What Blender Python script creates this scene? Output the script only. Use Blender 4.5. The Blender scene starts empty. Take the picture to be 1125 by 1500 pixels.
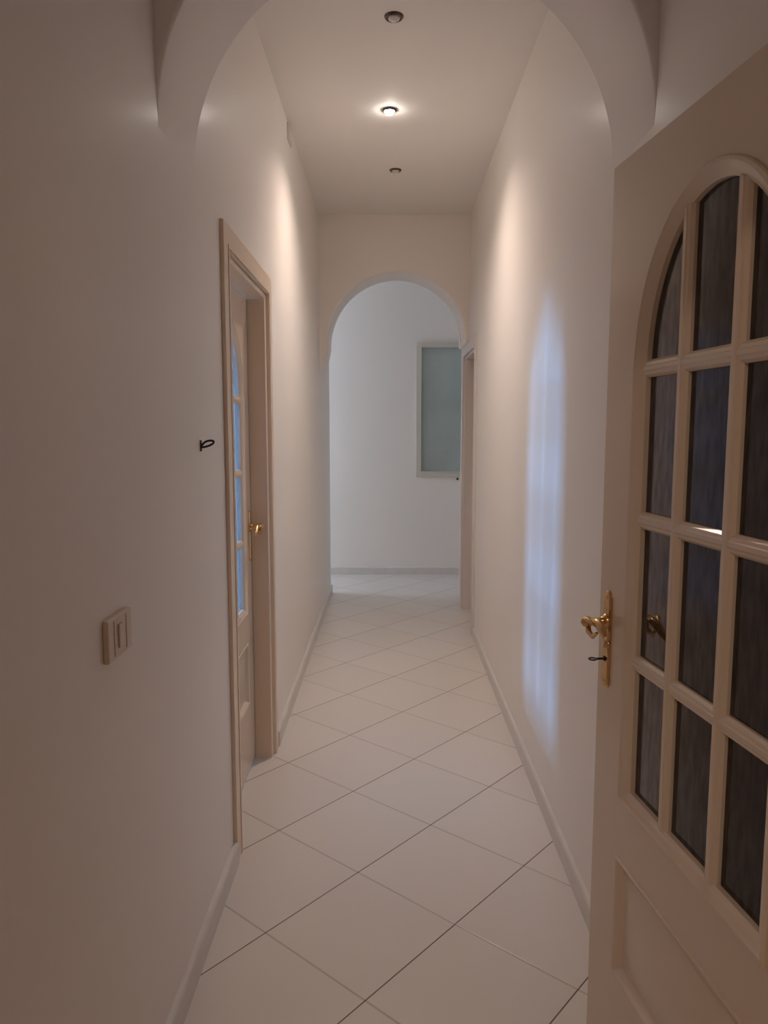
import bpy, bmesh, math
from mathutils import Vector, Matrix
C = bpy.context.scene.collection
PI = math.pi

# ------------------------------------------------------------------ helpers
def link(name, bm, mat, parent=None, smooth=False, bevel=0.0, auto=None):
    bmesh.ops.remove_doubles(bm, verts=bm.verts, dist=1e-6)
    bmesh.ops.recalc_face_normals(bm, faces=bm.faces)
    me = bpy.data.meshes.new(name); bm.to_mesh(me); bm.free()
    o = bpy.data.objects.new(name, me); C.objects.link(o)
    me.materials.append(mat)
    if smooth or auto:
        for p in me.polygons: p.use_smooth = True
        if auto:
            for e in me.edges: pass
            me.set_sharp_from_angle(angle=math.radians(auto))
    if bevel:
        b = o.modifiers.new('bevel', 'BEVEL'); b.width = bevel; b.segments = 3; b.limit_method = 'ANGLE'
        b.angle_limit = math.radians(40); b.harden_normals = False
    if parent: o.parent = parent
    return o

def empty(name, loc=(0, 0, 0), rz=0.0):
    o = bpy.data.objects.new(name, None); C.objects.link(o)
    o.location = loc; o.rotation_euler = (0, 0, rz); o.empty_display_size = .1
    return o

def tag(o, label=None, cat=None, group=None, kind=None):
    if label: o['label'] = label
    if cat: o['category'] = cat
    if group: o['group'] = group
    if kind: o['kind'] = kind
    return o

def box(bm, x0, x1, y0, y1, z0, z1):
    v = [bm.verts.new(p) for p in ((x0,y0,z0),(x1,y0,z0),(x1,y1,z0),(x0,y1,z0),(x0,y0,z1),(x1,y0,z1),(x1,y1,z1),(x0,y1,z1))]
    for f in ((0,3,2,1),(4,5,6,7),(0,1,5,4),(1,2,6,5),(2,3,7,6),(3,0,4,7)): bm.faces.new([v[i] for i in f])

def boxes(*bs):
    bm = bmesh.new()
    for b in bs: box(bm, *b)
    return bm

def lathe(bm, prof, n=32, M=None, cap0=False, cap1=False):
    """prof: (r, z) list revolved about z, optional matrix"""
    rings = []
    for r, z in prof:
        rings.append([bm.verts.new((r*math.cos(2*PI*i/n), r*math.sin(2*PI*i/n), z)) for i in range(n)])
    for a, b in zip(rings, rings[1:]):
        for i in range(n):
            bm.faces.new((a[i], a[(i+1) % n], b[(i+1) % n], b[i]))
    if cap0: bm.faces.new(rings[0])
    if cap1: bm.faces.new(rings[-1])
    if M is not None:
        bmesh.ops.transform(bm, matrix=M, verts=[v for rg in rings for v in rg])

def tube(bm, pts, radii, n=12, closed=False):
    pts = [Vector(p) for p in pts]
    if not hasattr(radii, '__len__'): radii = [radii]*len(pts)
    N = len(pts); rings = []; prev = None
    for i in range(N):
        if closed: t = pts[(i+1) % N]-pts[i-1]
        else: t = pts[min(i+1, N-1)]-pts[max(i-1, 0)]
        t.normalize()
        if prev is None:
            a = Vector((0, 0, 1)) if abs(t.z) < .9 else Vector((1, 0, 0))
            u = t.cross(a).normalized()
        else:
            u = (prev - t*prev.dot(t)).normalized()
        prev = u; w = t.cross(u)
        r = radii[i]; ru, rw = r if hasattr(r, '__len__') else (r, r)
        rings.append([bm.verts.new(pts[i]+u*ru*math.cos(2*PI*k/n)+w*rw*math.sin(2*PI*k/n)) for k in range(n)])
    m = N if closed else N-1
    for i in range(m):
        a, b = rings[i], rings[(i+1) % N]
        for k in range(n): bm.faces.new((a[k], a[(k+1) % n], b[(k+1) % n], b[k]))
    if not closed: bm.faces.new(rings[0]); bm.faces.new(rings[-1])

# ---------------------------------------------------------------- materials
def nt(name):
    m = bpy.data.materials.new(name); m.use_nodes = True
    t = m.node_tree; return m, t.nodes, t.links, t.nodes['Principled BSDF']

def pmat(name, col, rough=.5, metal=0.0, spec=.5, noise=None, bump=None, coat=0.0):
    m, N, L, b = nt(name)
    b.inputs['Base Color'].default_value = (*col, 1)
    b.inputs['Roughness'].default_value = rough
    b.inputs['Metallic'].default_value = metal
    b.inputs['Specular IOR Level'].default_value = spec
    b.inputs['Coat Weight'].default_value = coat
    tc = N.new('ShaderNodeTexCoord')
    if noise:
        sc, amt = noise
        n = N.new('ShaderNodeTexNoise'); n.inputs['Scale'].default_value = sc; n.inputs['Detail'].default_value = 4
        L.new(tc.outputs['Object'], n.inputs['Vector'])
        r = N.new('ShaderNodeValToRGB')
        r.color_ramp.elements[0].position = .3; r.color_ramp.elements[1].position = .7
        r.color_ramp.elements[0].color = (*[max(0, c*(1-amt)) for c in col], 1)
        r.color_ramp.elements[1].color = (*[min(1, c*(1+amt)) for c in col], 1)
        L.new(n.outputs['Fac'], r.inputs['Fac']); L.new(r.outputs['Color'], b.inputs['Base Color'])
    if bump:
        sc, st = bump
        n2 = N.new('ShaderNodeTexNoise'); n2.inputs['Scale'].default_value = sc; n2.inputs['Detail'].default_value = 5
        L.new(tc.outputs['Object'], n2.inputs['Vector'])
        bp = N.new('ShaderNodeBump'); bp.inputs['Strength'].default_value = st; bp.inputs['Distance'].default_value = .01
        L.new(n2.outputs['Fac'], bp.inputs['Height']); L.new(bp.outputs['Normal'], b.inputs['Normal'])
    return m

M_wall = pmat('satin_plaster', (.86, .825, .785), .5, spec=.25, noise=(1.2, .012), bump=(3.5, .08), coat=.22)
M_wall.node_tree.nodes['Principled BSDF'].inputs['Coat Roughness'].default_value = .2
M_ceil = pmat('ceiling_paint', (.86, .83, .795), .7, noise=(1.5, .01))
M_base = pmat('marble_skirting', (.68, .65, .62), .32, noise=(14, .04))
M_door = pmat('ivory_door_enamel', (.71, .61, .50), .2, spec=.5, noise=(3, .02))
M_ivory = pmat('ivory_frame_enamel', (.82, .67, .52), .3, spec=.5, noise=(3, .02))
M_cream = pmat('cream_plastic', (.70, .61, .49), .4)
M_creamd = pmat('cream_plastic_edge', (.42, .35, .26), .5)
M_brass = pmat('polished_brass', (.66, .43, .20), .24, metal=1.0, noise=(40, .12))
M_black = pmat('blackened_metal', (.035, .025, .025), .4, metal=.6)
M_ring = pmat('bronze_ring', (.10, .075, .06), .35, metal=.7)
M_lampoff = pmat('frosted_lamp_face', (.66, .61, .57), .35)
M_wframe = pmat('cream_window_paint', (.66, .62, .55), .35)
M_green = pmat('greenish_glass', (.40, .475, .46), .14, spec=.6, noise=(2.2, .12))
M_side = pmat('side_room_paint', (.42, .20, .18), .7)
M_white = pmat('white_frame_enamel', (.74, .69, .67), .35)
M_hall = pmat('foyer_paint', (.55, .48, .42), .6)

# lit bulb
M_bulb, N, L, b = nt('lit_halogen_bulb')
b.inputs['Base Color'].default_value = (1, 1, 1, 1)
b.inputs['Emission Color'].default_value = (1, .93, .84, 1)
b.inputs['Emission Strength'].default_value = 140

# obscured smoky glass: partly clear, tinted, glossy, slightly hammered
M_glass = bpy.data.materials.new('obscured_smoky_glass'); M_glass.use_nodes = True
N = M_glass.node_tree.nodes; L = M_glass.node_tree.links; N.clear()
out = N.new('ShaderNodeOutputMaterial')
tc = N.new('ShaderNodeTexCoord')
no = N.new('ShaderNodeTexNoise'); no.inputs['Scale'].default_value = 28; no.inputs['Detail'].default_value = 3
L.new(tc.outputs['Object'], no.inputs['Vector'])
bp = N.new('ShaderNodeBump'); bp.inputs['Strength'].default_value = .06; bp.inputs['Distance'].default_value = .01
L.new(no.outputs['Fac'], bp.inputs['Height'])
tr = N.new('ShaderNodeBsdfTransparent'); tr.inputs['Color'].default_value = (.34, .33, .33, 1)
mp = N.new('ShaderNodeMapping'); mp.inputs['Scale'].default_value = (70, 70, 16)
L.new(tc.outputs['Object'], mp.inputs['Vector'])
n3 = N.new('ShaderNodeTexNoise'); n3.inputs['Scale'].default_value = 1; n3.inputs['Detail'].default_value = 3
L.new(mp.outputs[0], n3.inputs['Vector'])
cr = N.new('ShaderNodeValToRGB'); cr.color_ramp.elements[0].position = .35; cr.color_ramp.elements[1].position = .65
cr.color_ramp.elements[0].color = (.25, .23, .23, 1); cr.color_ramp.elements[1].color = (.42, .41, .41, 1)
L.new(n3.outputs['Fac'], cr.inputs['Fac']); L.new(cr.outputs['Color'], tr.inputs['Color'])
tl = N.new('ShaderNodeBsdfTranslucent'); tl.inputs['Color'].default_value = (.10, .10, .11, 1)
gl = N.new('ShaderNodeBsdfGlossy'); gl.inputs['Roughness'].default_value = .13
L.new(bp.outputs['Normal'], gl.inputs['Normal'])
mx = N.new('ShaderNodeMixShader'); mx.inputs[0].default_value = .25
L.new(tr.outputs[0], mx.inputs[1]); L.new(tl.outputs[0], mx.inputs[2])
lw = N.new('ShaderNodeLayerWeight'); lw.inputs['Blend'].default_value = .5
pw = N.new('ShaderNodeMath'); pw.operation = 'POWER'; pw.inputs[1].default_value = 5; L.new(lw.outputs['Facing'], pw.inputs[0])
fr = N.new('ShaderNodeMath'); fr.operation = 'MULTIPLY_ADD'; fr.inputs[1].default_value = .8; fr.inputs[2].default_value = .03; L.new(pw.outputs[0], fr.inputs[0])
mx2 = N.new('ShaderNodeMixShader')
L.new(fr.outputs[0], mx2.inputs[0]); L.new(mx.outputs[0], mx2.inputs[1]); L.new(gl.outputs[0], mx2.inputs[2])
L.new(mx2.outputs[0], out.inputs['Surface'])

# floor: 40 cm tiles laid on the diagonal
M_floor, N, L, b = nt('glossy_floor_tiles')
TH = math.radians(49.31); P0 = Vector((-.104, 2.35, 0)); S = .4
A = Vector((math.cos(TH), math.sin(TH), 0)); B = Vector((math.sin(TH), -math.cos(TH), 0))
geo = N.new('ShaderNodeTexCoord')
sub = N.new('ShaderNodeVectorMath'); sub.operation = 'SUBTRACT'; sub.inputs[1].default_value = P0
L.new(geo.outputs['Object'], sub.inputs[0])
def math_(op, a, b_=None, c=None):
    n = N.new('ShaderNodeMath'); n.operation = op
    for i, v in enumerate((a, b_, c)):
        if v is None: continue
        if isinstance(v, (int, float)): n.inputs[i].default_value = v
        else: L.new(v, n.inputs[i])
    return n.outputs[0]
def coord(D):
    d = N.new('ShaderNodeVectorMath'); d.operation = 'DOT_PRODUCT'; d.inputs[1].default_value = D
    L.new(sub.outputs[0], d.inputs[0]); return math_('DIVIDE', d.outputs['Value'], S)
ca, cb = coord(A), coord(B)
def line(c, w):                 # 1 on the joint, 0 on the tile
    fr_ = math_('FRACT', c); d = math_('MINIMUM', fr_, math_('SUBTRACT', 1.0, fr_))
    mr = N.new('ShaderNodeMapRange'); mr.interpolation_type = 'SMOOTHSTEP'
    mr.inputs['From Min'].default_value = w[0]/S; mr.inputs['From Max'].default_value = w[1]/S
    mr.inputs['To Min'].default_value = 1; mr.inputs['To Max'].default_value = 0
    L.new(d, mr.inputs['Value']); return mr.outputs[0]
lb = line(cb, (.0011, .0026))   # crisp dark joints
la = line(ca, (.0010, .0048))   # softer joints
wn = N.new('ShaderNodeTexWhiteNoise'); wn.noise_dimensions = '2D'
cmb = N.new('ShaderNodeCombineXYZ'); L.new(math_('FLOOR', ca), cmb.inputs[0]); L.new(math_('FLOOR', cb), cmb.inputs[1])
L.new(cmb.outputs[0], wn.inputs['Vector'])
ns = N.new('ShaderNodeTexNoise'); ns.inputs['Scale'].default_value = 2.3; ns.inputs['Detail'].default_value = 5
L.new(geo.outputs['Object'], ns.inputs['Vector'])
def mix(f, c1, c2):
    n = N.new('ShaderNodeMix'); n.data_type = 'RGBA'
    if isinstance(f, (int, float)): n.inputs[0].default_value = f
    else: L.new(f, n.inputs[0])
    for i, c in ((6, c1), (7, c2)):
        if isinstance(c, tuple): n.inputs[i].default_value = (*c, 1)
        else: L.new(c, n.inputs[i])
    return n.outputs[2]
t1 = mix(wn.outputs['Value'], (.70, .665, .63), (.73, .695, .66))
t2 = mix(math_('MULTIPLY', ns.outputs['Fac'], .35), t1, (.70, .67, .65))
t3 = mix(math_('MULTIPLY', la, .45), t2, (.24, .17, .13))
t4 = mix(math_('MULTIPLY', lb, .95), t3, (.07, .04, .03))
L.new(t4, b.inputs['Base Color'])
b.inputs['Roughness'].default_value = .30; b.inputs['Specular IOR Level'].default_value = .45
hb = math_('MAXIMUM', la, lb)
bp = N.new('ShaderNodeBump'); bp.invert = True; bp.inputs['Strength'].default_value = .35; bp.inputs['Distance'].default_value = .002
L.new(hb, bp.inputs['Height']); L.new(bp.outputs['Normal'], b.inputs['Normal'])

# -------------------------------------------------------------- dimensions
WL, WR = -.53, .605        # corridor side walls
H = 3.07                   # ceiling
YP = .80                   # partition behind which the camera stands
YLE, YRE = 6.65, 6.34      # where left / right corridor walls end
YF = 7.53                  # far wall
T = .14                    # wall thickness
def struct(name, bm, mat, **k): return tag(link(name, bm, mat, **k), kind='structure')

struct('floor', boxes((-4.0, 2.2, -2.6, 8.0, -.1, 0)), M_floor)
struct('ceiling', boxes((-4.0, 2.2, -2.6, 8.0, H, H+.1)), M_ceil)

# left wall with the doorway of door_1
D1 = (2.43, 3.25, 2.05)
struct('wall_left', boxes((WL-T, WL, YP, D1[0], 0, H), (WL-T, WL, D1[1], YLE, 0, H), (WL-T, WL, D1[0], D1[1], D1[2], H)), M_wall)
# right wall with the doorway of door_3
D3 = (5.27, 6.05, 2.05)
struct('wall_right', boxes((WR, WR+T, YP, D3[0], 0, H), (WR, WR+T, D3[1], YRE, 0, H), (WR, WR+T, D3[0], D3[1], D3[2], H)), M_wall)
# end room shell
struct('wall_far', boxes((-3.0, 1.6, YF, YF+.14, 0, H)), M_wall)
struct('wall_end_left', boxes((-2.9, -2.76, YLE, 6.72, 0, H), (-2.9, -2.76, 7.42, YF, 0, H), (-2.9, -2.76, 6.72, 7.42, 0, .9), (-2.9, -2.76, 6.72, 7.42, 2.3, H)), M_wall)
struct('wall_end_near', boxes((-2.9, WL-T, YLE-.1, YLE, 0, H), (WR+T, 1.45, YRE-.1, YRE, 0, H)), M_wall)
struct('wall_end_right', boxes((1.31, 1.45, YRE, YF, 0, H)), M_wall)
# side room behind door_1
struct('wall_side_room', boxes((-3.75, WL-T, 1.5, 1.6, 0, H), (-3.75, WL-T, 4.2, 4.3, 0, H),
       (-3.75, -3.65, 1.6, 2.42, 0, H), (-3.75, -3.65, 2.84, 4.2, 0, H), (-3.75, -3.65, 2.42, 2.84, 0, 1.34), (-3.75, -3.65, 2.42, 2.84, 2.14, H)), M_wall)
# space behind door_3
bpy.data.objects['wall_side_room'].data.materials[0] = M_side
struct('wall_side_right', boxes((WR+T, 1.45, 5.0, 5.1, 0, H), (1.35, 1.45, 5.1, YRE-.1, 0, H)), M_wall)
# foyer the photograph was taken from
struct('wall_foyer', boxes((-1.7, -1.6, -2.5, YP, 0, H), (1.6, 1.7, -2.5, YP, 0, H), (-1.7, 1.7, -2.6, -2.5, 0, H)), M_hall)
struct('wall_near', boxes((-1.6, WL+.03, YP-.12, YP, 0, H), (WR-.005, 1.6, YP-.12, YP, 0, H), (WL+.03, WR-.005, YP-.12, YP, 2.06, H)), M_wall)

# arches
def arch_bm(x0, x1, y0, y1, cx, zc, a, bb, ztop, zbot=None, n=72, rf=.012):
    """wall slab with an (elliptical) arched underside, edges a little rounded"""
    zbot = zc if zbot is None else zbot
    bm = bmesh.new()
    def sect(y, inset):
        return [bm.verts.new((cx-(a+inset)*math.cos(PI*i/n), y, zc+(bb+inset)*math.sin(PI*i/n))) for i in range(n+1)]
    levels = []
    k = 5
    for i in range(k+1):
        t = PI/2*i/k; levels.append((y0+rf*(1-math.sin(t)) if False else y0+rf*(1-math.cos(t)), rf*(1-math.sin(t))))
    lv2 = [(y1-(y-y0), ins) for y, ins in reversed(levels)]
    rows = [sect(y, min(ins, 1)) for y, ins in levels+lv2]
    for p, q in zip(rows, rows[1:]):
        for i in range(n): bm.faces.new((p[i], p[i+1], q[i+1], q[i]))
    for row, y in ((rows[0], y0), (rows[-1], y1)):
        top = [bm.verts.new((v.co.x, y, ztop)) for v in row]
        for i in range(n): bm.faces.new((row[i], row[i+1], top[i+1], top[i]))
        for e, x in ((0, x0), (-1, x1)):
            if abs(row[e].co.x-x) > 1e-4:
                c = bm.verts.new((x, y, zbot)); d = bm.verts.new((x, y, ztop))
                bm.faces.new((row[e], top[e], d, c))
    # flat ledges under the springing
    for e, x in ((0, x0), (-1, x1)):
        xr = rows[5][e].co.x
        if abs(xr-x) > 1e-4:
            m = 20; dz = .32 if e == 0 else .015; prev = None          # plaster faired smoothly back into the side wall
            for j in range(m+1):
                t = j/m; u = t*t*(3-2*t)
                row = [bm.verts.new((x+(r_[e].co.x-x)*(1-u), r_[e].co.y, zc-dz*t)) for r_ in rows]
                wl = [bm.verts.new((x, row[0].co.y, zc-dz*t)), bm.verts.new((x, row[-1].co.y, zc-dz*t))]
                if prev:
                    pr, pw = prev
                    for i in range(len(row)-1): bm.faces.new((pr[i], pr[i+1], row[i+1], row[i]))
                    bm.faces.new((pw[0], pr[0], row[0], wl[0])); bm.faces.new((pr[-1], pw[1], wl[1], row[-1]))
                prev = (row, wl)
    return bm
struct('wall_arch_near', arch_bm(WL-.03, WR+.03, 1.78, 2.12, .0375, 2.17, .5675, .5675, H), M_wall, auto=35)
struct('wall_arch_far', arch_bm(WL-.01, WR+.01, 5.75, 6.12, .056, 2.132, .523, .523, H), M_wall, auto=35)
struct('wall_arch_end', arch_bm(WL-.01, WR+.01, 6.24, 6.34, .03, 2.145, .55, .62, H), M_wall, auto=35)

# skirting boards
def skirt(name, p0, p1, nrm, h=.08, t=.017):
    """profile swept from p0 to p1, nrm points into the room"""
    prof = [(0, 0), (t, 0), (t, h-.014), (t-.003, h-.006), (t-.009, h-.001), (t-.012, h), (0, h)]
    bm = bmesh.new(); rs = []
    for p in (p0, p1):
        rs.append([bm.verts.new((p[0]+nrm[0]*d, p[1]+nrm[1]*d, z)) for d, z in prof])
    for i in range(len(prof)-1): bm.faces.new((rs[0][i], rs[0][i+1], rs[1][i+1], rs[1][i]))
    bm.faces.new(rs[0]); bm.faces.new(rs[1])
    return struct(name, bm, M_base)
skirt('baseboard_left', (WL, YP), (WL, 2.398), (1, 0))
skirt('baseboard_left_beyond', (WL, 3.345), (WL, YLE), (1, 0))
skirt('baseboard_right', (WR, YP), (WR, 5.18), (-1, 0), t=.013)
skirt('baseboard_right_beyond', (WR, 6.14), (WR, YRE), (-1, 0), t=.013)
skirt('baseboard_far', (-2.76, YF), (1.31, YF), (0, -1))

# ------------------------------------------------------------- door leaves
W, HL = .766, 2.026
CS, ZC = .383, 1.603
S0, S1, ZB = .130, .636, .694          # moulding outer outline
PZ0, PZ1 = .300, .568                  # lower panel
def outline(r, n=40):
    """moulding outline inset by r: bottom-left, up, over the arch, down"""
    a = (S1-S0)/2-r; bz = .308-r*.9
    pts = [(CS-a, ZB+r*.9)]
    for i in range(n+1):
        t = PI*i/n; pts.append((CS-a*math.cos(t), ZC+bz*math.sin(t)))
    pts.append((CS+a, ZB+r*.9))
    return pts
def rect(r, s0=S0, s1=S1, z0=PZ0, z1=PZ1):
    return [(s0+r, z0+r), (s0+r, z1-r), (s1-r, z1-r), (s1-r, z0+r)]
def loft(bm, fn, prof, side):
    rows = [[bm.verts.new((s, side*y, z)) for s, z in fn(r)] for r, y in prof]
    for p, q in zip(rows, rows[1:]):
        m = len(p)
        for i in range(m): bm.faces.new((p[i], p[(i+1) % m], q[(i+1) % m], q[i]))
    return rows
TH2 = .019
GL_A = (S1-S0)/2-.034; GL_B = .308-.034*.9
def arch_top(s):
    x = (s-CS)/GL_A
    return ZC+GL_B*math.sqrt(max(0, 1-x*x))

def leaf_meshes():
    d = {}
    # stiles, rails and arched head
    bm = bmesh.new()
    box(bm, 0, S0, -TH2, TH2, .008, HL); box(bm, S1, W, -TH2, TH2, .008, HL)
    box(bm, S0, S1, -TH2, TH2, PZ1, ZB); box(bm, S0, S1, -TH2, TH2, .008, PZ0)
    n = 40; a = (S1-S0)/2; bz = .308
    for sd in (-1, 1):
        arc = [bm.verts.new((CS-a*math.cos(PI*i/n), sd*TH2, ZC+bz*math.sin(PI*i/n))) for i in range(n+1)]
        top = [bm.verts.new((CS-a*math.cos(PI*i/n), sd*TH2, HL)) for i in range(n+1)]
        for i in range(n): bm.faces.new((arc[i], arc[i+1], top[i+1], top[i]))
        if sd == -1: at, tt = arc, top
    for i in range(n):
        bm.faces.new((at[i], at[i+1], arc[i+1], arc[i])); bm.faces.new((tt[i], tt[i+1], top[i+1], top[i]))
    d['body'] = bm
    # glazing moulding
    bm = bmesh.new()
    prof = [(0, TH2-.001), (0, TH2+.003), (.003, TH2+.0055), (.009, TH2+.0055), (.014, TH2+.002), (.020, TH2+.000), (.028, TH2-.005), (.034, TH2-.009), (.034, 0)]
    for sd in (-1, 1): loft(bm, outline, prof, sd)
    d['moulding'] = bm
    # muntins
    bm = bmesh.new()
    def bar(p, q, w=.034, vert=True):
        # chamfered bar profile: (across, depth)
        pr = [(-w/2, -.006), (-w/2, .006), (-w/2+.005, .012), (-.006, .0135), (-.004, .0155), (.004, .0155), (.006, .0135), (w/2-.005, .012), (w/2, .006), (w/2, -.006),
              (w/2-.005, -.012), (.006, -.0135), (.004, -.0155), (-.004, -.0155), (-.006, -.0135), (-w/2+.005, -.012)]
        rs = []
        for k in (p, q):
            if vert: rs.append([bm.verts.new((k[0]+u, v, (arch_top(k[0]+u)+.004 if k[1] == 'arch' else k[1]))) for u, v in pr])
            else: rs.append([bm.verts.new((k[0], v*.95, k[1]+u)) for u, v in pr])
        m = len(pr)
        for i in range(m): bm.faces.new((rs[0][i], rs[0][(i+1) % m], rs[1][(i+1) % m], rs[1][i]))
        bm.faces.new(rs[0]); bm.faces.new(rs[1])
    for s in (.300, .466): bar((s, ZB+.025), (s, 'arch'))
    for z in (1.5975, 1.298, 1.0025): bar((S0+.030, z), (S1-.030, z), vert=False)
    d['muntins'] = bm
    # glass: one sheet following the arch
    bm = bmesh.new(); n = 40; a = GL_A+.003; bb = GL_B+.003
    pts = [(CS-a, ZB+.027)]+[(CS-a*math.cos(PI*i/n), ZC+bb*math.sin(PI*i/n)) for i in range(n+1)]+[(CS+a, ZB+.027)]
    f1 = bm.faces.new([bm.verts.new((s, 0, z)) for s, z in pts])
    d['glass'] = bm
    # lower panel with bevelled field
    bm = bmesh.new()
    prof = [(0, TH2-.001), (0, TH2+.003), (.004, TH2+.0045), (.010, TH2+.002), (.018, TH2-.009), (.022, TH2-.012), (.040, TH2-.010), (.055, TH2-.006)]
    for sd in (-1, 1):
        rows = loft(bm, rect, prof, sd); bm.faces.new(rows[-1])
    d['panel'] = bm
    # brass plate, lever
    bm = bmesh.new(); ps, z0, z1, hw = .048, .912, 1.131, .0175
    for sd in (-1, 1):
        o0, o1, o2 = [], [], []
        for lst, ins, y in ((o0, 0, TH2-.001), (o1, 0, TH2+.003), (o2, .004, TH2+.0065)):
            pts = []
            for i in range(13):
                t = PI*i/12; pts.append((ps-(hw-ins)*math.cos(t), z1-hw+(hw-ins)*math.sin(t)))
            for i in range(13):
                t = PI*i/12; pts.append((ps+(hw-ins)*math.cos(t), z0+hw-(hw-ins)*math.sin(t)))
            lst += [bm.verts.new((s, sd*y, z)) for s, z in pts]
        for p, q in ((o0, o1), (o1, o2)):
            m = len(p)
            for i in range(m): bm.faces.new((p[i], p[(i+1) % m], q[(i+1) % m], q[i]))
        bm.faces.new(o2)
        for zz in (z0+.016, z1-.016):      # screws
            lathe(bm, [(.0045, 0), (.0045, .0015), (.003, .0025)], 12, Matrix.Translation((ps, sd*(TH2+.006), zz)) @ Matrix.Rotation(-sd*PI/2, 4, 'X'), cap1=True)
    d['plate'] = bm
    bm = bmesh.new(); hz = 1.062
    for sd in (-1, 1):
        lathe(bm, [(.017, 0), (.017, .004), (.013, .008), (.010, .012), (.0085, .02), (.0085, .034), (.012, .040), (.013, .046), (.010, .053), (.004, .057)], 20,
              Matrix.Translation((ps, sd*(TH2+.005), hz)) @ Matrix.Rotation(-sd*PI/2, 4, 'X'), cap1=True)
        path, rad = [], []
        for i in range(19):
            t = i/18
            path.append((ps+.002+.105*t, sd*(TH2+.050-.012*math.sin(t*PI)*.6), hz+.010*math.sin(t*PI*1.4)-.012*t*t))
            rad.append((.0075+.0035*math.sin(t*PI)**2-.002*t, .006+.004*math.sin(t*PI)**2))
        tube(bm, path, rad, 12)
        # scroll at the end
        tube(bm, [(ps+.107+.010*math.cos(u)*(1-.06*k), sd*(TH2+.050), hz-.012-.004+.010*math.sin(u)*(1-.06*k)) for k, u in [(k, k*.62) for k in range(11)]], .0042, 8)
        # leaf ornament near the neck
        tube(bm, [(ps+.012, sd*(TH2+.058), hz+.010), (ps+.03, sd*(TH2+.060), hz+.012), (ps+.052, sd*(TH2+.052), hz+.004)], [.004, .006, .002], 8)
        tube(bm, [(ps-.002, sd*(TH2+.046), hz-.004), (ps+.008, sd*(TH2+.048), hz-.020), (ps+.030, sd*(TH2+.048), hz-.024), (ps+.048, sd*(TH2+.046), hz-.012)], [.005, .0065, .006, .003], 8)
    d['lever'] = bm
    return d

LM = leaf_meshes()
proto = {}
def make_leaf(loc, rz, parent, first):
    """leaf: local x runs from the free edge to the hinges"""
    if first:
        leaf = link('door_leaf', LM['body'], M_door, parent, auto=30, bevel=.0012)
        proto['leaf'] = leaf
        kids = [link('glazing_moulding', LM['moulding'], M_door, leaf, auto=35), link('muntins', LM['muntins'], M_door, leaf, auto=30),
                link('glass', LM['glass'], M_glass, leaf), link('lower_panel', LM['panel'], M_door, leaf, auto=30),
                link('handle_plate', LM['plate'], M_brass, leaf, auto=40), link('lever_handle', LM['lever'], M_brass, leaf, auto=60)]
        kids[2]['label'] = 'dark obscured glass panes'; kids[4]['label'] = 'brass handle plate'; kids[5]['label'] = 'ornate brass lever handle'
        proto['kids'] = kids
    else:
        leaf = proto['leaf'].copy(); C.objects.link(leaf); leaf.parent = parent
        for k in proto['kids']:
            c = k.copy(); C.objects.link(c); c.parent = leaf
    leaf.location = loc; leaf.rotation_euler = (0, 0, rz)
    return leaf

# U shaped door surround lying on a wall plane x = xw, nx = direction into corridor
def surround(bm, xw, nx, y0, y1, ztop, w=.078, t=.013, zb=0.0):
    def U(ya, yb, za, wd, xa, xb):
        xa, xb = sorted((xa, xb))
        box(bm, xa, xb, ya, ya+wd, zb, za-wd); box(bm, xa, xb, yb-wd, yb, zb, za-wd); box(bm, xa, xb, ya, yb, za-wd, za)
    U(y0, y1, ztop, w, xw, xw+nx*t)
    i = w-.016                               # small bead at the inner edge
    U(y0+i, y1-i, ztop-i, .012, xw+nx*t, xw+nx*(t+.0025))

def door_frame(xw, nx, yn, yf, ztop, y_out, zt_out, xleaf, parent, mat=M_ivory):
    """lining + stops + casing of a doorway in a side wall"""
    bm = bmesh.new()
    a, b_ = sorted((xw, xleaf))
    box(bm, a, b_, yn, yn+.034, 0, ztop); box(bm, a, b_, yf-.025, yf, 0, ztop); box(bm, a, b_, yn+.034, yf-.025, ztop-.02, ztop)
    c, d = sorted((xleaf, xw-nx*T))
    box(bm, c, d, yn, yn+.014, 0, ztop); box(bm, c, d, yf-.013, yf, 0, ztop); box(bm, c, d, yn+.014, yf-.013, HL+.004, ztop)
    surround(bm, xw, nx, y_out[0], y_out[1], zt_out)
    surround(bm, xw-nx*T, -nx, y_out[0], y_out[1], zt_out)
    f = link('door_frame', bm, mat, parent, bevel=.002)
    return f

# door_1: closed glazed door in the left wall
d1 = tag(empty('door_1', (WL, 2.84, 0)), 'closed glazed ivory door set in the left corridor wall, lit blue from behind', 'door', kind='structure')
XL1 = -.603
def rel(o, p):                             # keep world position under a parent that only translates
    o.location = Vector(o.location)-Vector(p.location)
f = door_frame(WL, 1, D1[0], D1[1], D1[2], (2.40, 3.345), 2.132, XL1, d1); rel(f, d1)
l = make_leaf((XL1-TH2-.001, 3.2325, 0), -PI/2, d1, True); rel(l, d1)

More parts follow.
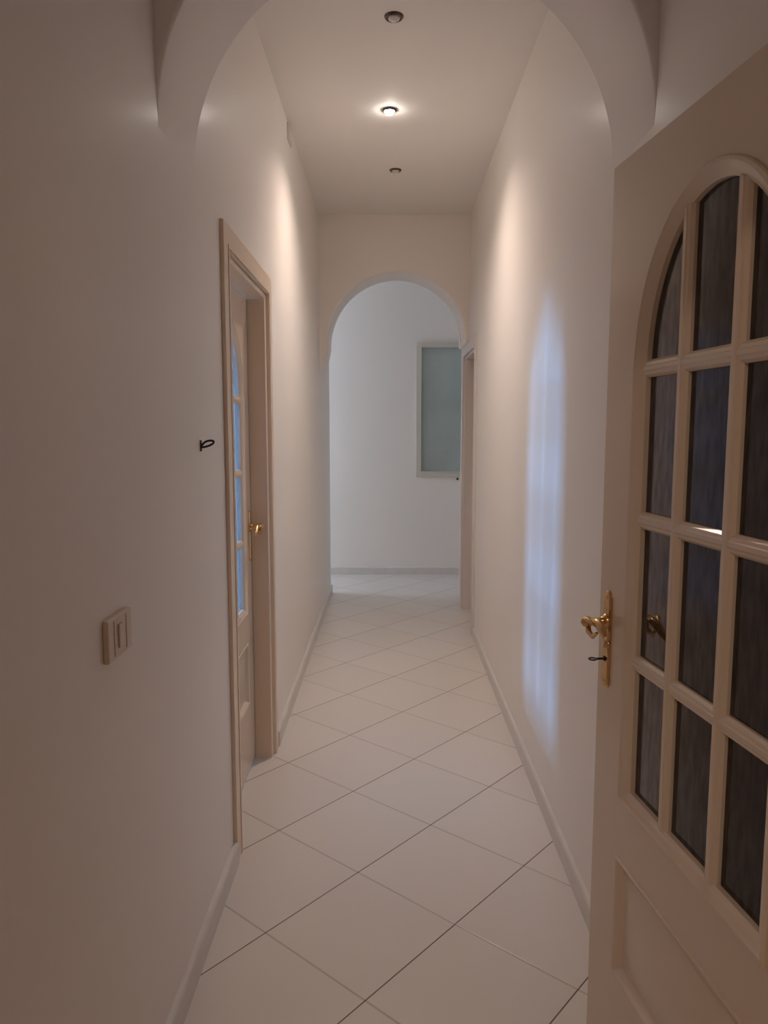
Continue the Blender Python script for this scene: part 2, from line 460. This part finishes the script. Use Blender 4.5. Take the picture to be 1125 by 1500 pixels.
# door_2: open glazed door at the right, hinged on the near frame
DIR = Vector((.122, -.9925, 0)).normalized()
d2 = tag(empty('door_2', (.5685, .885, 0)), 'open glazed ivory door at right edge with arched panes and brass handle', 'door', kind='structure')
rz = math.atan2(DIR.y, DIR.x)
Nv = Vector((-DIR.y, DIR.x, 0))
F0 = Vector((.475, 1.645, 0)) + Nv*TH2
l2 = make_leaf(F0, rz, d2, False); rel(l2, d2)
bm = bmesh.new()                            # its frame in the partition
box(bm, WL+.03, WL+.05, YP-.13, YP+.012, 0, 2.06); box(bm, WR-.025, WR-.005, YP-.13, YP+.012, 0, 2.06); box(bm, WL+.03, WR-.005, YP-.13, YP+.012, 2.04, 2.06)
f = link('door_frame', bm, M_ivory, d2, bevel=.002); rel(f, d2)
bm = bmesh.new()
for z in (.25, 1.05, 1.82):
    tube(bm, [F0+DIR*(W-.001)+Vector((0, 0, z-.045)), F0+DIR*(W-.001)+Vector((0, 0, z+.045))], .007, 12)
h_ = link('hinges', bm, M_brass, d2, auto=40); rel(h_, d2)

# door_3: closed door deep in the right wall
d3 = tag(empty('door_3', (WR, 5.66, 0)), 'doorway with ivory frame near the end of the right wall, seen edge-on', 'door', kind='structure')
f = door_frame(WR, -1, D3[0], D3[1], D3[2], (5.20, 6.13), 2.125, .705, d3, M_white); rel(f, d3)
l3 = make_leaf((.706+TH2, 5.277, 0), PI/2, d3, False); rel(l3, d3)

# key in the open door's lock
kb = bmesh.new()
kp = F0+DIR*.048-Nv*(TH2+.006); kz = .978
tube(kb, [(0, 0, 0), (0, -.020, 0)], .0026, 10)
tube(kb, [(.0085*math.sin(2*PI*i/20), -.020-.008+.008*math.cos(2*PI*i/20), 0) for i in range(20)], .0018, 8, closed=True)
lathe(kb, [(.006, 0), (.006, .002)], 16, Matrix.Rotation(PI/2, 4, 'X'), cap1=True)
k = link('key', kb, M_black, auto=50); k.location = (kp.x, kp.y, kz); k.rotation_euler = (0, 0, rz)
tag(k, 'small dark key in the lock below the brass lever of the open door', 'key')

# ------------------------------------------------------- ceiling spotlights
def spot(first=None):
    t = empty('recessed_spotlight')
    bm = bmesh.new()
    lathe(bm, [(.024, -.001), (.0255, -.0065), (.029, -.0095), (.033, -.008), (.0365, -.003), (.037, 0)], 40)
    link('trim_ring', bm, M_ring, t, auto=50)
    bm = bmesh.new(); lathe(bm, [(.026, -.0012), (.001, -.0012)], 32, cap1=True)
    link('housing', bm, M_black, t)
    return t
labels = ['unlit recessed ceiling spotlight nearest the camera, just beyond the near arch', 'lit recessed ceiling spotlight glowing in the middle of the corridor',
          'unlit recessed ceiling spotlight farthest along, closest to the far arch']
t0 = spot()
bm = bmesh.new(); lathe(bm, [(.0235, -.0015), (.0245, -.006), (.022, -.0115), (.013, -.0145), (.001, -.0155)], 28, cap1=True)
lo = link('lamp', bm, M_lampoff, t0, auto=60); lo['label'] = 'pale unlit lamp face'
spots = [t0]
for i in (1, 2):
    c = t0.copy(); C.objects.link(c)
    for ch in list(t0.children):
        if i == 1 and ch.name.startswith('lamp'): continue
        g = ch.copy(); C.objects.link(g); g.parent = c
    spots.append(c)
bm = bmesh.new(); lathe(bm, [(.020, -.001), (.022, -.006), (.022, -.012), (.017, -.019), (.009, -.023), (.001, -.024)], 28, cap1=True)
lb_ = link('lamp', bm, M_bulb, spots[1], smooth=True); lb_['label'] = 'glowing white lamp'
for o, p, lab in zip(spots, ((.017, 3.08, H), (0, 3.931, H), (.037, 4.80, H)), labels):
    o.location = p; tag(o, lab, 'spotlight', 'recessed spotlights in the corridor ceiling')

# ------------------------------------------------------------ small things
# light switch on the left wall
sw = tag(empty('light_switch', (WL, 1.40, 1.085)), 'cream light switch plate low on the left wall near the picture edge', 'light switch')
bm = bmesh.new(); box(bm, .0, .011, -.062, .062, -.041, .041)
link('switch_plate', bm, M_cream, sw, bevel=.003)
bm = bmesh.new(); box(bm, .0112, .0145, -.012, .011, -.023, .023)
link('rocker', bm, M_cream, sw, bevel=.0012)
bm = bmesh.new(); box(bm, .002, .0118, -.033, -.0305, -.034, .034)
q = link('plate_joint', bm, M_creamd, sw)
bm = bmesh.new(); box(bm, .002, .0118, .0305, .033, -.034, .034)
link('plate_joint', bm, M_creamd, sw)

# metal loop hook on the left wall before the doorway
hk = tag(empty('wall_hook', (WL, 2.095, 1.437)), 'small dark metal loop hook sticking out of left wall before the door', 'hook')
bm = bmesh.new(); box(bm, 0, .003, -.006, .006, -.019, .012)
link('back_plate', bm, M_black, hk, bevel=.001)
bm = bmesh.new()
pts = [(.002, 0, -.008), (.010, .001, .004), (.022, .002, .011), (.036, .002, .012), (.042, .002, .009), (.038, .002, .002), (.026, .002, -.004), (.012, .001, -.008)]
# smooth closed loop
sm = []
for i in range(len(pts)):
    p0_, p1_, p2_, p3_ = [Vector(pts[(i+j-1) % len(pts)]) for j in range(4)]
    for k_ in range(6):
        t = k_/6
        sm.append(.5*((2*p1_)+(p2_-p0_)*t+(2*p0_-5*p1_+4*p2_-p3_)*t*t+(-p0_+3*p1_-3*p2_+p3_)*t**3))
tube(bm, [v*.88 for v in sm], .0030, 8, closed=True)
link('loop', bm, M_black, hk, auto=60)
# little dark hook on the far wall under the window
bm = bmesh.new(); lathe(bm, [(.011, 0), (.011, .003), (.005, .005), (.005, .02)], 16, Matrix.Rotation(PI/2, 4, 'X'), cap0=True)
tube(bm, [(0, -.018, 0), (0, -.034, -.004), (0, -.040, .006), (0, -.040, .018)], .005, 10)
fh = link('wall_hook', bm, M_black, auto=50); fh.location = (.690, YF, .978)
tag(fh, 'tiny black hook on the far wall just under the window corner', 'hook')
# small cover plate high on the left wall
bm = bmesh.new(); box(bm, 0, .008, -.06, .06, -.042, .042)
box(bm, .008, .010, -.05, .05, -.034, .034)
cp = link('cover_plate', bm, M_wframe, bevel=.002); cp.location = (WL, 4.10, 3.015)
tag(cp, 'small cream cover plate high on the left wall beside the ceiling', 'cover plate')

# window on the far wall
w1 = tag(empty('window_1', (.27, YF, 1.005)), 'cream framed window with greenish glass on the far wall', 'window', kind='structure')
ww, wh, fw = .66, 1.33, .05
bm = bmesh.new()
for z0, z1, x0, x1 in ((0, fw, 0, ww), (wh-fw, wh, 0, ww), (fw, wh-fw, 0, fw), (fw, wh-fw, ww-fw, ww)):
    box(bm, x0, x1, -.03, 0, z0, z1)
i0 = fw-.010
for z0, z1, x0, x1 in ((i0, fw, i0, ww-i0), (wh-fw, wh-i0, i0, ww-i0), (fw, wh-fw, i0, fw), (fw, wh-fw, ww-fw, ww-i0)):
    box(bm, x0, x1, -.036, -.03, z0, z1)
link('window_frame', bm, M_wframe, w1, bevel=.002)
bm = boxes((fw-.004, ww-fw+.004, -.012, -.006, fw-.004, wh-fw+.004))
p = link('window_pane', bm, M_green, w1); p['label'] = 'greenish obscured glass pane'

# --------------------------------------------------------------- lights
def area(name, loc, rot, sx, sy, e, col):
    l = bpy.data.lights.new(name, 'AREA'); l.shape = 'RECTANGLE'; l.size = sx; l.size_y = sy; l.energy = e; l.color = col
    o = bpy.data.objects.new(name, l); C.objects.link(o); o.location = loc; o.rotation_euler = rot; return o
sp = bpy.data.lights.new('halogen_beam', 'SPOT'); sp.energy = 70; sp.color = (1, .81, .695); sp.spot_size = math.radians(141); sp.spot_blend = 1; sp.shadow_soft_size = .02
o = bpy.data.objects.new('halogen_beam', sp); C.objects.link(o); o.location = (0, 3.931, H-.03)
# daylight at the window of the side room behind door_1 (faces +x)
area('side_room_daylight', (-3.64, 2.63, 1.74), (0, -PI/2, 0), .56, .46, 480, (.165, .49, 1))
# daylight at the window of the end room
area('end_room_daylight', (-2.74, 7.07, 1.6), (0, -PI/2, 0), 1.4, .7, 25, (.66, .79, 1))

area('foyer_lamp', (-.5, -1.2, H-.06), (0, 0, 0), .3, .3, 15, (1, .74, .57))  # added warm fill lifting the near walls, not a fixture of the foyer
w = bpy.data.worlds.new('World'); bpy.context.scene.world = w; w.use_nodes = True
w.node_tree.nodes['Background'].inputs[0].default_value = (.35, .5, .8, 1)
w.node_tree.nodes['Background'].inputs[1].default_value = .3

# --------------------------------------------------------------- camera
cam = bpy.data.cameras.new('camera'); co = bpy.data.objects.new('camera', cam); C.objects.link(co)
cam.sensor_fit = 'VERTICAL'; cam.sensor_height = 36; cam.lens = 36*1090.4/1500; cam.clip_start = .02
co.location = (0, 0, 1.4797); co.rotation_euler = (PI/2-math.radians(6.35), 0, .007)
sc = bpy.context.scene; sc.camera = co
sc.view_settings.view_transform = 'Standard'; sc.view_settings.look = 'None'
sc.view_settings.gamma = 1; sc.view_settings.use_curve_mapping = False
sc.view_settings.exposure = .02
sc.cycles.max_bounces = 14; sc.cycles.diffuse_bounces = 8; sc.cycles.glossy_bounces = 5; sc.cycles.transparent_max_bounces = 12
sc.cycles.use_denoising = True
sc.cycles.sample_clamp_indirect = 8
